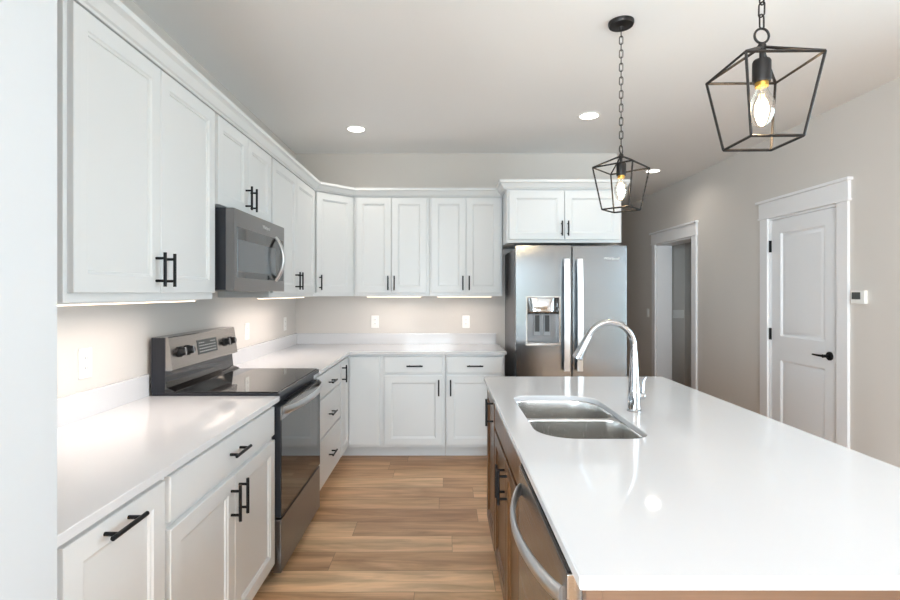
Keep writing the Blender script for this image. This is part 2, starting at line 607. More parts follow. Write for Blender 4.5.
h.lathe([(0.032, yd - 0.001), (0.032, yd - 0.008), (0.028, yd - 0.012), (0.012, yd - 0.014), (0.011, yd - 0.05), (0.013, yd - 0.055)], (hx, 0, hz), 24, 'y')
h.tube([(hx, yd - 0.048, hz), (hx - 0.05, yd - 0.05, hz), (hx - 0.115, yd - 0.046, hz)], [0.010, 0.008, 0.006], 12)
h.build('lever_handle', BLACK, t, MR)

# baseboards
struct('baseboard_right', MB().box(WR - 0.014, WR, -4.6, D1a - 0.1, 0, 0.13, 0.003).box(WR - 0.014, WR, D1b + 0.1, D2a - 0.1, 0, 0.13, 0.003).box(WR - 0.014, WR, D2b + 0.1, 8.6, 0, 0.13, 0.003), TRIM)

# ------------------------------------------------------------------ cabinets
HL = 0.135


def pull(mbx, x, y, z, horizontal, L=HL):
    """bar pull standing off a front at local y"""
    yb = y - 0.034
    if horizontal:
        mbx.tube([(x - L / 2, yb, z), (x + L / 2, yb, z)], 0.006, 12)
        for s in (-1, 1): mbx.tube([(x + s * L * 0.33, y, z), (x + s * L * 0.33, yb, z)], 0.0052, 10)
    else:
        mbx.tube([(x, yb, z - L / 2), (x, yb, z + L / 2)], 0.006, 12)
        for s in (-1, 1): mbx.tube([(x, y, z + s * L * 0.33), (x, yb, z + s * L * 0.33)], 0.0052, 10)
    return mbx


def front(t, M, kind, x0, x1, z0, z1, hd=None, m=None, hm=None, hl=HL):
    m = m or CAB
    ft = 0.02
    if kind == 'drawer':
        prof = [(0, -0.0005), (0, -ft + 0.006), (0.003, -ft + 0.0015), (0.012, -ft)]
        nm = 'drawer'
    else:
        fw = 0.057
        prof = [(0, -0.0005), (0, -ft + 0.002), (0.002, -ft), (fw, -ft), (fw + 0.004, -ft + 0.004), (fw + 0.010, -ft + 0.006), (fw + 0.012, -ft + 0.011)]
        nm = 'door'
    d = MB().panel(x0, x1, z0, z1, prof).build(nm, m, t, M, smooth=20)
    if hd:
        hx, hz, hor = hd
        pull(MB(), hx, -ft, hz, hor, hl).build('handle', hm or BLACK, d, M)
    return d


def cabinet(name, label, M, w, d, z0, z1, fronts, cat='cabinet', group=None, toe=None, m=None, hm=None, poly=None, hl=HL, rail=False):
    t = thing(name, label, cat, M @ Vector((w / 2, d / 2, 0 if toe else z0)), group)
    m = m or CAB
    if poly: MB().prism(poly, z0, z1).build('cabinet_body', m, t, M)
    else: MB().box(0, w, 0, d, z0, z1, 0.0015, 1).build('cabinet_body', m, t, M)
    if toe: MB().box(0, w, toe, d, 0, z0).build('toe_kick', m, t, M)
    for f in fronts: front(t, M, *f, m=m, hm=hm, hl=hl)
    return t


# base units on the left wall (local x = Y)
FX = -0.812
Z0, Z1 = 0.105, 0.888
DZ0, DZ1 = 0.128, 0.712     # door
RZ0, RZ1 = 0.734, 0.868     # top drawer
ML = frame(FX, 0, 90)


def mleft(y): return frame(FX, y, 90)


dl = abs(WL - FX) - 0.002
cabinet('base_cabinet', 'white pull-out base cabinet with one horizontal black pull beside the near left wall end',
        mleft(1.003), 0.447, dl, Z0, Z1, [('door', 0.050, 0.435, DZ0, RZ1, (0.222, 0.838, True))], toe=0.075, hl=0.135)
w_ = 0.936
cabinet('base_cabinet', 'white base cabinet with a wide drawer over two doors, left of the range',
        mleft(1.452), w_, dl, Z0, Z1,
        [('drawer', 0.015, w_ - 0.015, RZ0, RZ1, (w_ / 2, 0.801, True)),
         ('door', 0.015, w_ / 2 - 0.002, DZ0, DZ1, (w_ / 2 - 0.036, 0.617, False)),
         ('door', w_ / 2 + 0.002, w_ - 0.015, DZ0, DZ1, (w_ / 2 + 0.036, 0.617, False))], toe=0.075)
w_ = 0.735
cabinet('drawer_cabinet', 'white base cabinet with a stack of three drawers, right of the range',
        mleft(3.166), w_, dl, Z0, Z1,
        [('drawer', 0.012, w_ - 0.012, 0.715, RZ1, (w_ / 2, 0.785, True)),
         ('drawer', 0.012, w_ - 0.012, 0.452, 0.700, (w_ / 2, 0.565, True)),
         ('drawer', 0.012, w_ - 0.012, 0.128, 0.437, (w_ / 2, 0.285, True))], toe=0.075)
# corner unit: L shaped
FY = 4.24
t = thing('corner_base_cabinet', 'white L-shaped corner base cabinet with two narrow full height doors', 'cabinet', (-1.1, 4.5, 0))
yl, xr = 3.903, -0.505
MB().prism([(WL + .002, yl), (FX, yl), (FX, FY), (xr, FY), (xr, WB - .002), (WL + .002, WB - .002)], Z0, Z1).build('cabinet_body', CAB, t)
MB().prism([(WL + .002, yl), (FX - .075, yl), (FX - .075, FY + .11), (xr, FY + .11), (xr, WB - .002), (WL + .002, WB - .002)], 0, Z0).build('toe_kick', CAB, t)
front(t, mleft(yl), 'door', 0.010, FY - yl - 0.022, DZ0, RZ1, (0.045, 0.77, False))
MBK = frame(0, FY, 0)
front(t, MBK, 'drawer', FX + 0.022, xr - 0.030, DZ0, RZ1)
db = WB - FY - 0.002
cabinet('base_cabinet', 'white base cabinet with drawer over one door, immediately right of the corner cabinet', frame(xr, FY, 0), 0.52, db, Z0, Z1,
        [('drawer', 0.012, 0.497, RZ0 - 0.005, RZ1, (0.265, 0.792, True)),
         ('door', 0.012, 0.497, DZ0, DZ1 - 0.005, (0.465, 0.612, False))], toe=0.11)
w_ = 0.495
cabinet('base_cabinet', 'white base cabinet with drawer over one door, right beside the refrigerator', frame(0.017, FY, 0), w_, db, Z0, Z1,
        [('drawer', 0.012, w_ - 0.012, RZ0 - 0.005, RZ1, (0.245, 0.792, True)),
         ('door', 0.012, w_ - 0.012, DZ0, DZ1 - 0.005, (0.042, 0.612, False))], toe=0.11)

# wall units
UX = -1.094
UD = abs(WL - UX) - 0.002
U0, U1 = 1.372, 2.292
UZ0, UZ1 = 1.402, 2.252


def mup(y): return frame(UX, y, 90)


def two_doors(w, z0, z1, hz, off=0.036, e=0.015):
    c = w / 2
    return [('door', e, c - 0.002, z0, z1, (c - off, hz, False)), ('door', c + 0.002, w - e, z0, z1, (c + off, hz, False))]


HU = 1.489
cabinet('wall_cabinet', 'tall white two door wall cabinet nearest the camera, left of the microwave', mup(1.452), 0.938, UD, U0, U1, two_doors(0.938, UZ0, UZ1, HU, 0.034), cat='wall cabinet', hl=0.128)
cabinet('wall_cabinet', 'short white two door wall cabinet above the microwave', mup(2.392), 0.772, UD, 1.822, U1, two_doors(0.772, 1.826, UZ1, 1.915), cat='wall cabinet', hl=0.128)
cabinet('wall_cabinet', 'white two door wall cabinet between microwave and diagonal corner cabinet', mup(3.166), 1.068, UD, U0, U1, two_doors(1.068, UZ0, UZ1, HU), cat='wall cabinet', hl=0.128)
UY = 4.525
# diagonal corner wall unit
MD = frame(UX, 4.236, 45)
inv = MD.inverted()
poly = [(WL + .002, 4.236), (UX, 4.236), (-0.805, UY), (-0.805, WB - .002), (WL + .002, WB - .002)]
pl = [(inv @ Vector((a, b, 0))).to_2d()[:] for a, b in poly]
wd = math.hypot(-0.805 - UX, UY - 4.236)
cabinet('corner_wall_cabinet', 'white diagonal one door wall cabinet in the back left corner', MD, wd, 0.4, U0, U1,
        [('door', 0.022, wd - 0.022, UZ0, UZ1, (0.050, HU, False))], cat='wall cabinet', poly=pl, hl=0.128)
UDB = WB - UY - 0.002
cabinet('wall_cabinet', 'white two door wall cabinet on the back wall beside the diagonal corner cabinet', frame(-0.803, UY, 0), 0.675, UDB, U0, U1, two_doors(0.675, UZ0, UZ1, HU, 0.028, 0.024), cat='wall cabinet', hl=0.128)
cabinet('wall_cabinet', 'white two door wall cabinet on the back wall next to the refrigerator', frame(-0.126, UY, 0), 0.652, UDB, U0, U1, two_doors(0.652, UZ0, UZ1, HU, 0.028, 0.018), cat='wall cabinet', hl=0.128)
cabinet('wall_cabinet', 'deep white two door wall cabinet above the refrigerator', frame(0.53, FY, 0), 0.963, db, 1.822, 2.30, two_doors(0.963, 1.848, UZ1, 1.938, 0.026, 0.018), cat='wall cabinet', hl=0.125)


def crown(name, path, dz=0.0):
    """crown moulding swept along a plan polyline (points on the face frame line, outside on the right)"""
    prof = [(0.0, 2.258), (0.022, 2.258), (0.026, 2.266), (0.034, 2.270), (0.050, 2.300), (0.058, 2.306), (0.066, 2.310), (0.066, 2.330), (-0.02, 2.330), (-0.02, 2.293), (0, 2.293)]
    n = len(path)
    P = [Vector(p) for p in path]
    lp = []
    for i in range(n):
        d0 = (P[i] - P[i - 1]).normalized() if i else None
        d1 = (P[i + 1] - P[i]).normalized() if i < n - 1 else None
        n0 = Vector((d0.y, -d0.x)) if d0 else None
        n1 = Vector((d1.y, -d1.x)) if d1 else None
        if n0 is None: m_ = n1
        elif n1 is None: m_ = n0
        else:
            m_ = (n0 + n1).normalized(); m_ = m_ / m_.dot(n0)
        lp.append([(P[i].x + m_.x * o, P[i].y + m_.y * o, z + dz) for o, z in prof])
    return struct(name, MB().loops(lp), CAB, smooth=25)


crown('trim_3', [(WL + 0.003, 1.452), (UX, 1.452), (UX, 4.236), (-0.805, UY), (0.528, UY)])
crown('trim_4', [(0.53, WB - 0.003), (0.53, FY), (1.493, FY), (1.493, WB - 0.003)], 0.010)

# ------------------------------------------------------------------ countertops
CT = 0.914
CX, CY = -0.775, 4.19
TH = 0.025
BS = 0.102


def counter(name, label, pts, splash):
    xs_ = [p[0] for p in pts]; ys_ = [p[1] for p in pts]
    t = thing(name, label, 'countertop', (sum(xs_) / len(xs_), sum(ys_) / len(ys_), CT - TH))
    MB().prism(pts, CT - TH, CT, 0.003).build('slab', QUARTZ, t)
    for (a, b, c, d) in splash:
        MB().box(a, b, c, d, CT, CT + BS, 0.002).build('backsplash', QUARTZ, t)
    return t


counter('countertop', 'white quartz countertop with low backsplash, in the left foreground before the range',
        [(WL + .002, 1.002), (CX, 1.002), (CX, 2.390), (WL + .002, 2.390)], [(WL + .002, WL + .022, 1.002, 2.390)])
counter('countertop', 'L-shaped white quartz countertop with low backsplash, running past the corner to the refrigerator',
        [(WL + .002, 3.163), (CX, 3.163), (CX, CY), (0.525, CY), (0.525, WB - .002), (WL + .002, WB - .002)],
        [(WL + .002, WL + .022, 3.163, WB - .002), (WL + .022, 0.50, WB - .022, WB - .002)])

# ------------------------------------------------------------------ island
IX0, IX1, IY0, IY1 = 0.234, 1.274, 0.866, 2.944
SX0, SX1, SY0, SY1 = 0.326, 0.704, 1.69, 2.395
SR = [0.13, 0.075, 0.12, 0.075]
it = thing('island_countertop', 'large white quartz island countertop with a sink cut-out', 'countertop', ((IX0 + IX1) / 2, (IY0 + IY1) / 2, CT - 0.022))
mb = MB()
bm = mb.bm


def ring_faces(bm, la, lb):
    n = len(la)
    for i in range(n):
        j = (i + 1) % n
        bm.faces.new((la[i], la[j], lb[j], lb[i]))


def add_loop(bm, pts): return [bm.verts.new(p) for p in pts]


def loop_edges(bm, vs): return [bm.edges.get((vs[i], vs[(i + 1) % len(vs)])) or bm.edges.new((vs[i], vs[(i + 1) % len(vs)])) for i in range(len(vs))]


zt, zb, bv = CT, CT - 0.022, 0.003
ot = add_loop(bm, rrect(IX0, IX1, IY0, IY1, 0.005, zt, 6, bv))
om = add_loop(bm, rrect(IX0, IX1, IY0, IY1, 0.005, zt - bv, 6))
ob = add_loop(bm, rrect(IX0, IX1, IY0, IY1, 0.005, zb, 6))
it_ = add_loop(bm, rrect(SX0, SX1, SY0, SY1, SR, zt, 10, -bv))
im = add_loop(bm, rrect(SX0, SX1, SY0, SY1, SR, zt - bv, 10))
ib = add_loop(bm, rrect(SX0, SX1, SY0, SY1, SR, zb, 10))
ring_faces(bm, ot, om); ring_faces(bm, om, ob); ring_faces(bm, it_, im); ring_faces(bm, im, ib)
for o_, i_ in ((ot, it_), (ob, ib)):
    bmesh.ops.triangle_fill(bm, use_beauty=True, use_dissolve=False, edges=loop_edges(bm, o_) + loop_edges(bm, i_))
mb.build('slab', QUARTZ, it)

# undermount sink
t = thing('sink', 'stainless steel double bowl undermount sink set into the island countertop', 'sink', ((SX0 + SX1) / 2, (SY0 + SY1) / 2, 0.68))
g = 0.004
ymid = 2.045
bowls = [(SX0 - g, SX1 + g, SY0 - g, ymid - 0.012, [0.13, 0.075, 0.06, 0.05]), (SX0 - g, SX1 + g, ymid + 0.012, SY1 + g, [0.05, 0.06, 0.12, 0.075])]
zf = zb - 0.0015
mb = MB(); bm = mb.bm
fo = add_loop(bm, rrect(SX0 - .025, SX1 + .025, SY0 - .025, SY1 + .025, 0.14, zf, 8))
ed = loop_edges(bm, fo)
for x0, x1, y0, y1, r in bowls:
    ed += loop_edges(bm, add_loop(bm, rrect(x0, x1, y0, y1, r, zf, 10)))
bmesh.ops.triangle_fill(bm, use_beauty=True, use_dissolve=False, edges=ed)
mb.build('rim', SINKST, t)
for x0, x1, y0, y1, r in bowls:
    prof = [(0, zf), (0.003, zf - 0.006), (0.006, zf - 0.05), (0.012, zf - 0.14), (0.020, zf - 0.175), (0.035, zf - 0.192), (0.06, zf - 0.198)]
    lp = [rrect(x0, x1, y0, y1, r, z, 10, i) for i, z in prof]
    cx, cy = (x0 + x1) / 2 + 0.03, (y0 + y1) / 2
    bowl = MB().loops(lp, cap0=False).build('bowl', SINKST, t)
    MB().lathe([(0.045, zf - 0.197), (0.045, zf - 0.1945), (0.036, zf - 0.1945), (0.03, zf - 0.1965)], (cx, cy, 0), 28).build('drain', CHROME, bowl)

# faucet
fx, fy = 0.787, 2.085
t = thing('faucet', 'tall chrome gooseneck pull-down faucet with side lever, standing behind the sink', 'faucet', (fx, fy, CT))
MB().lathe([(0.029, CT + 0.0005), (0.029, CT + 0.006), (0.026, CT + 0.010), (0.0245, CT + 0.08), (0.0235, CT + 0.095), (0.0215, CT + 0.105), (0.0185, CT + 0.18), (0.0145, CT + 0.235), (0.0135, CT + 0.25)], (fx, fy, 0), 32).build('body', CHROME, t)
R = 0.100
cz = 1.176
pts = [(fx, fy, CT + 0.245), (fx - 0.001, fy, cz)]
end = math.radians(152)
for i in range(1, 25):
    a = end * i / 24
    pts.append((fx - R + R * math.cos(a), fy, cz + R * 1.04 * math.sin(a)))
MB().tube(pts, 0.0128, 18).build('spout', CHROME, t)
p0 = Vector(pts[-1])
dv = Vector((-math.sin(end), 0, math.cos(end) * 1.04)).normalized()
sp = MB().tube([p0 - dv * 0.002, p0 + dv * 0.004, p0 + dv * 0.006, p0 + dv * 0.06, p0 + dv * 0.098, p0 + dv * 0.104], [0.0142, 0.0150, 0.0150, 0.0180, 0.0215, 0.0205], 24).build('spray_head', CHROME, t)
MB().tube([p0 + dv * 0.1035, p0 + dv * 0.107], 0.0165, 20).build('nozzle', GREYPL, sp)
bp = p0 + dv * 0.045 + Vector((-0.0165, 0, -0.004))
MB().tube([bp, bp + dv * 0.03], 0.004, 10).build('spray_button', GREYPL, sp)
lv = MB()
lv.lathe([(0.0165, 0.018), (0.0165, 0.036), (0.013, 0.042), (0.004, 0.044)], (fx, fy, CT + 0.062), 20, 'x')
lv.tube([(fx + 0.030, fy, CT + 0.058), (fx + 0.036, fy, CT + 0.075), (fx + 0.037, fy, CT + 0.10), (fx + 0.040, fy, CT + 0.125), (fx + 0.050, fy, CT + 0.142)], [0.0085, 0.008, 0.007, 0.006, 0.005], 12)
lv.build('lever', CHROME, t)

# island base units (front faces -X; local x = -Y)
IFX = 0.270


def misl(y): return frame(IFX, y, -90)


IH = 0.135
w_ = 0.43
cabinet('island_cabinet', 'narrow stained oak island cabinet with one tall door at the far island end', misl(2.92), w_, 0.62, Z0, 0.890,
        [('door', 0.012, w_ - 0.012, 0.120, 0.872, (w_ - 0.05, 0.80, False))], toe=0.06, m=WOODV)
w_ = 0.915
t = cabinet('island_sink_cabinet', 'stained oak sink cabinet with false drawer front over two doors, beside the dishwasher', misl(2.488), w_, 0.62, Z0, 0.660,
            [('drawer', 0.012, w_ - 0.012, 0.745, 0.872, None)] + two_doors(w_, 0.120, 0.728, 0.632), toe=0.06, m=WOODV)
M_ = misl(2.488)
MB().box(0, w_, 0, 0.02, 0.660, 0.890).box(0, 0.018, 0.02, 0.62, 0.660, 0.890).box(w_ - 0.018, w_, 0.02, 0.62, 0.660, 0.890).box(0.018, w_ - 0.018, 0.60, 0.62, 0.660, 0.890).build('sink_apron', WOODV, t, M_)
tag(MB().box(0.262, 1.05, 0.935, 0.953, 0.0, 0.890, 0.001, 1).box(0.262, 0.293, 0.930, 0.936, 0.0, 0.889, 0.001, 1).build('island_end_panel', WOODH, origin=(0.66, 0.94, 0)), 'stained oak end panel under the near edge of the island countertop', 'end panel')
tag(MB().box(0.91, 0.93, 0.955, 2.92, 0.0, 0.890).build('island_back_panel', WOODH, origin=(0.92, 1.9, 0)), 'stained oak panel closing the seating side of the island', 'back panel')

# dishwasher
t = thing('dishwasher', 'stainless steel dishwasher with bowed handle in the near end of the island', 'dishwasher', (0.55, 1.26, 0))
DY0, DY1 = 0.957, 1.568
MB().box(0.270, 0.86, DY0 + 0.004, DY1, 0.10, 0.876).build('tub', DARKST, t)
MB().box(0.335, 0.86, DY0 + 0.004, DY1, 0.0, 0.10).build('toe_kick', BPLASTIC, t)
dd = MB().box(0.234, 0.266, DY0, DY1 - 0.002, 0.115, 0.868, 0.004).build('door', STAINX, t)
MB().box(0.238, 0.270, DY0 + 0.012, DY1 - 0.014, 0.868, 0.8765).build('control_strip', BPLASTIC, dd)
pts, zz = [], 0.808
for i in range(25):
    u = i / 24
    pts.append((0.232 - 0.052 * math.sin(PI * u) ** 0.75, DY0 + 0.035 + u * 0.535, zz))
MB().tube(pts, 0.0125, 14, squash=(1.5, 0.62)).build('handle', HANDLEST, dd)

# ------------------------------------------------------------------ range
RY0, RY1 = 2.396, 3.158
RC = (RY0 + RY1) / 2
t = thing('range', 'freestanding stainless and black electric range between the left wall counters', 'range', (-1.08, RC, 0))
MB().box(WL + 0.03, -0.812, RY0 + 0.001, RY1 - 0.001, 0.10, 0.905).build('range_body', DARKST, t)
MB().box(WL + 0.05, -0.90, RY0 + 0.02, RY1 - 0.02, 0.0, 0.10).build('base', BPLASTIC, t)
ck = MB().box(WL + 0.03, -0.778, RY0 - 0.0, RY1 + 0.0, 0.905, 0.926, 0.003).build('cooktop_frame', DARKST, t)
cg = MB().box(-1.275, -0.790, RY0 + 0.008, RY1 - 0.008, 0.926, 0.931, 0.002).build('cooktop_glass', BGLASS, ck)
# raised control back
MBK_ = MB()
prof = [(-1.385, 0.926), (-1.29, 0.926), (-1.29, 0.935), (-1.305, 0.945), (-1.318, 1.02), (-1.300, 1.035), (-1.318, 1.186), (-1.385, 1.192)]
prof2 = [(-1.385, 0.926), (-1.268, 0.926), (-1.285, 0.938), (-1.314, 0.950), (-1.322, 1.03), (-1.385, 1.03)]


def extr(prof, y0, y1): return MB().loops([[(x, y0, z) for x, z in prof], [(x, y1, z) for x, z in prof]])


bg_ = extr(prof2, RY0 + 0.001, RY1 - 0.001).build('backguard', BGLASS, t, smooth=50)
MB().box(-1.386, -1.322, RY0, RY0 + 0.004, 0.926, 1.188).build('end_cap', DARKST, bg_)
cp = extr([(-1.386, 1.03), (-1.292, 1.03), (-1.287, 1.034), (-1.308, 1.186), (-1.312, 1.190), (-1.386, 1.190)], RY0 + 0.003, RY1 - 0.003).build('control_panel', STAINX, t)
# tilted frame of the control face: u along Y, v up the face
nv = Vector((0.152, 0, 0.021)).normalized()
def face_pt(y, z, o=0.0):
    x = -1.287 - (z - 1.034) / (1.186 - 1.034) * 0.021
    return Vector((x, y, z)) + nv * o
def face_box(y0, y1, z0, z1, th):
    c = [face_pt(y0, z0), face_pt(y1, z0), face_pt(y1, z1), face_pt(y0, z1)]
    return MB().loops([[p - nv * 0.001 for p in c], [p + nv * th for p in c]])
kz = 1.112
for y in (RY0 + 0.085, RY0 + 0.165, RY1 - 0.165, RY1 - 0.085):
    k = MB().tube([face_pt(y, kz, 0.0), face_pt(y, kz, 0.008), face_pt(y, kz, 0.010), face_pt(y, kz, 0.030), face_pt(y, kz, 0.033)], [0.026, 0.026, 0.021, 0.019, 0.016], 24).build('knob', BPLASTIC, cp)
    c = face_pt(y, kz, 0.030)
    up = Vector((-0.021, 0, 0.152)).normalized()
    MB().tube([c - up * 0.019, c + up * 0.019], 0.0055, 8).build('grip', GREYPL, k)
ds = face_box(RC - 0.11, RC + 0.11, 1.075, 1.150, 0.003).build('display', DARKSCR, cp)
pr = MB()
random.seed(3)
for r_ in range(4):
    for c_ in range(9):
        y = RC - 0.095 + c_ * 0.0215; z = 1.086 + r_ * 0.0155
        if (r_ == 3 and 2 < c_ < 6): continue
        p = [face_pt(y, z, 0.0032), face_pt(y + 0.010, z, 0.0032), face_pt(y + 0.010, z + 0.004, 0.0032), face_pt(y, z + 0.004, 0.0032)]
        pr.loops([p, [q + nv * 0.0004 for q in p]])
pr.build('key_markings', MARKS, ds)
# oven door, handle, drawer
od = MB().box(-0.811, -0.774, RY0 + 0.004, RY1 - 0.004, 0.332, 0.862, 0.004).build('oven_door', DARKST, t)
MB().box(-0.775, -0.7705, RY0 + 0.006, RY1 - 0.006, 0.336, 0.795, 0.001, 1).build('door_glass', BGLASS, od)
MB().box(-0.775, -0.7698, RY0 + 0.005, RY1 - 0.005, 0.795, 0.855, 0.001, 1).build('door_band', STAINX, od)
sl = MB()
for i in range(10):
    y = RY0 + 0.12 + i * 0.054
    sl.box(-0.800, -0.780, y, y + 0.036, 0.8615, 0.8632)
sl.build('vent_slot', DARKWELL, od)['kind'] = 'stuff'
hb = MB()
ha, hz = 0.022, 0.838
lp = []
for i in range(25):
    u = i / 24
    y = RY0 + 0.02 + u * (RY1 - RY0 - 0.04)
    x = -0.766 + 0.05 * math.sin(PI * u) ** 0.6
    lp.append((x, y, hz))
MB().tube(lp, 0.012, 12, squash=(1.5, 0.7)).build('handle', HANDLEST, od)
dr = MB().box(-0.811, -0.772, RY0 + 0.004, RY1 - 0.004, 0.068, 0.322, 0.004).build('storage_drawer', STAINM, t)

# ------------------------------------------------------------------ microwave
t = thing('microwave', 'stainless over-the-range microwave hung under the short wall cabinet', 'microwave', (-1.2, RC, 1.41))
MY0, MY1 = 2.400, 3.160
MZ0, MZ1 = 1.412, 1.808
MB().box(WL + 0.003, -1.036, MY0, MY1, MZ0 + 0.004, MZ1).build('microwave_body', DARKST, t)
md = MB().box(-1.036, -0.996, MY0, MY1, MZ0 - 0.002, MZ1, 0.004).build('door', STAINM, t)
MB().box(-0.997, -0.9945, MY0 + 0.035, MY1 - 0.028, MZ0 + 0.062, MZ1 - 0.085, 0.001, 1).build('door_glass', BGLASS, md)
MB().box(-0.9955, -0.9940, MY0 + 0.04, MY1 - 0.165, MZ0 + 0.095, MZ1 - 0.145, 0.0005, 1).build('window_screen', mat('grey_window_screen', (88, 92, 96), 0.16, spec=0.6), md)
pts = []
for i in range(21):
    u = i / 20
    pts.append((-0.995 + 0.048 * math.sin(PI * u) ** 0.8, MY1 - 0.165, MZ0 + 0.062 + u * 0.255))
MB().tube(pts, 0.012, 12, squash=(0.8, 1.4)).build('handle', HANDLEST, md)
TM = Matrix.Translation((-0.9955, MY0 + 0.44, MZ1 - 0.043)) @ Matrix(((0, 0, 1, 0), (1, 0, 0, 0), (0, 1, 0, 0), (0, 0, 0, 1)))
text_mesh('badge', 'Whirlpool', 0.028, MARKS, md, TM)
MB().box(WL + 0.08, -1.10, MY0 + 0.08, MY1 - 0.08, MZ0 - 0.001, MZ0 + 0.004).build('vent_grille', GREYPL, t)

# ------------------------------------------------------------------ refrigerator
t = thing('refrigerator', 'stainless side by side refrigerator with ice dispenser at the back wall', 'refrigerator', (1.02, 4.4, 0))
F0, F1, FF = 0.577, 1.461, 4.02
FZ = 1.783
MB().box(F0 + 0.006, F1 - 0.006, FF + 0.078, 4.79, 0.03, FZ - 0.02, 0.004).build('refrigerator_body', GREYST, t)
MB().box(F0 + 0.03, F1 - 0.03, FF + 0.09, 4.75, 0.0, 0.03).build('base_grille', BPLASTIC, t)
xm = 1.022
hc = MB().box(F0 + 0.05, F0 + 0.13, FF + 0.02, FF + 0.15, FZ - 0.020, FZ + 0.002, 0.004).build('hinge_cover', GREYPL, t)
hc = MB().box(F1 - 0.13, F1 - 0.05, FF + 0.02, FF + 0.15, FZ - 0.020, FZ + 0.002, 0.004).build('hinge_cover', GREYPL, t)


def fridge_door(x0, x1, holes=None):
    d = MB()
    zA, zB = 0.06, FZ - 0.004
    if holes:
        a, b, c, e_ = holes
        d.box(x0, a, FF, FF + 0.07, zA, zB).box(b, x1, FF, FF + 0.07, zA, zB)
        d.box(a, b, FF, FF + 0.07, zA, c).box(a, b, FF, FF + 0.07, e_, zB)
        bmesh.ops.remove_doubles(d.bm, verts=d.bm.verts[:], dist=1e-5)
        return d
    return d.box(x0, x1, FF, FF + 0.07, zA, zB, 0.008, 3)


hx0, hx1, hz0, hz1 = 0.655, 0.932, 0.985, 1.375
ld = fridge_door(F0, xm - 0.005, (hx0, hx1, hz0, hz1)).build('door', STAINZ, t)
rd = fridge_door(xm + 0.005, F1).build('door', STAINZ, t)
MB().box(xm - 0.006, xm + 0.006, FF + 0.03, FF + 0.076, 0.06, FZ - 0.01).build('door_gasket', BPLASTIC, t)
for d_, hx in ((ld, xm - 0.052), (rd, xm + 0.052)):
    lo, hi = [], []
    for i in range(21):
        u = i / 20
        z = 0.785 + u * 0.885
        y = FF - 0.040 - 0.016 * math.sin(PI * u)
        lo.append((y, z)); hi.append((y - 0.016, z))
    hb_ = MB().loops([[(hx - 0.021, y, z) for y, z in lo + hi[::-1]], [(hx - 0.019, y, z) for y, z in lo + hi[::-1]],
                      [(hx + 0.019, y, z) for y, z in lo + hi[::-1]], [(hx + 0.021, y, z) for y, z in lo + hi[::-1]]]).build('handle', HANDLEST, d_)
    for za, zb_ in ((0.785, 0.85), (1.61, 1.668)):
        MB().box(hx - 0.014, hx + 0.014, FF - 0.045, FF + 0.001, za, zb_, 0.002).build('handle_mount', GREYPL, hb_)
# dispenser
dp = MB()
dp.box(hx0, hx0 + 0.012, FF - 0.004, FF + 0.066, hz0, hz1).box(hx1 - 0.012, hx1, FF - 0.004, FF + 0.066, hz0, hz1)
dp.box(hx0 + 0.012, hx1 - 0.012, FF - 0.004, FF + 0.066, hz1 - 0.010, hz1).box(hx0 + 0.012, hx1 - 0.012, FF - 0.012, FF + 0.066, hz0, hz0 + 0.016)
dpo = dp.build('dispenser', STAINX, ld)
def slope_box(x0, x1, prof):
    return MB().loops([[(x0, y, z) for y, z in prof], [(x1, y, z) for y, z in prof]])
dw = MB().box(hx0 + 0.012, hx1 - 0.012, FF + 0.060, FF + 0.066, hz0 + 0.016, 1.232).build('dispenser_well', GREYST, ld)
MB().loops([[(hx0 + 0.012, FF - 0.010, hz0 + 0.014), (hx1 - 0.012, FF - 0.010, hz0 + 0.014), (hx1 - 0.012, FF + 0.060, hz0 + 0.014), (hx0 + 0.012, FF + 0.060, hz0 + 0.014)],
            [(hx0 + 0.012, FF - 0.010, hz0 + 0.020), (hx1 - 0.012, FF - 0.010, hz0 + 0.020), (hx1 - 0.012, FF + 0.060, hz0 + 0.020), (hx0 + 0.012, FF + 0.060, hz0 + 0.020)]]).build('drip_tray', GREYPL, ld)
pm = MB()
nx_, nz_ = 24, 16
rows = []
for j in range(nz_ + 1):
    v = j / nz_
    row = []
    for i in range(nx_ + 1):
        u = i / nx_
        bul = (1 - (2 * u - 1) ** 4) * (0.55 + 0.45 * math.cos(v * 1.5)) * min(1, 0.4 + v * 6)
        row.append(pm.bm.verts.new((hx0 + 0.012 + u * (hx1 - hx0 - 0.024), FF + 0.034 - 0.036 * bul, 1.232 + v * (hz1 - 0.010 - 1.232))))
    rows.append(row)
for j in range(nz_):
    for i in range(nx_):
        pm.bm.faces.new((rows[j][i], rows[j][i + 1], rows[j + 1][i + 1], rows[j + 1][i]))
back = [pm.bm.verts.new((x, FF + 0.064, z)) for x, z in ((hx0 + 0.012, 1.232), (hx1 - 0.012, 1.232))]
pm.bm.faces.new([back[0]] + rows[0] + [back[1]])
pm.build('dispenser_panel', mat('polished_panel', (190, 193, 196), 0.04, 1.0), ld, smooth=60)
for k in (-1, 1):
    cx = (hx0 + hx1) / 2 + k * 0.040
    MB().box(cx - 0.026, cx + 0.026, FF + 0.045, FF + 0.060, 1.06, 1.225, 0.003).build('paddle_frame', GREYPL, ld)
    MB().box(cx - 0.018, cx + 0.018, FF + 0.036, FF + 0.045, 1.09, 1.222, 0.002).build('paddle', BPLASTIC, ld)
TM = Matrix.Translation((1.338, FF - 0.0008, 1.675)) @ Matrix.Rotation(PI / 2, 4, 'X')
text_mesh('badge', 'Whirlpool', 0.030, WPLASTIC, rd, TM)

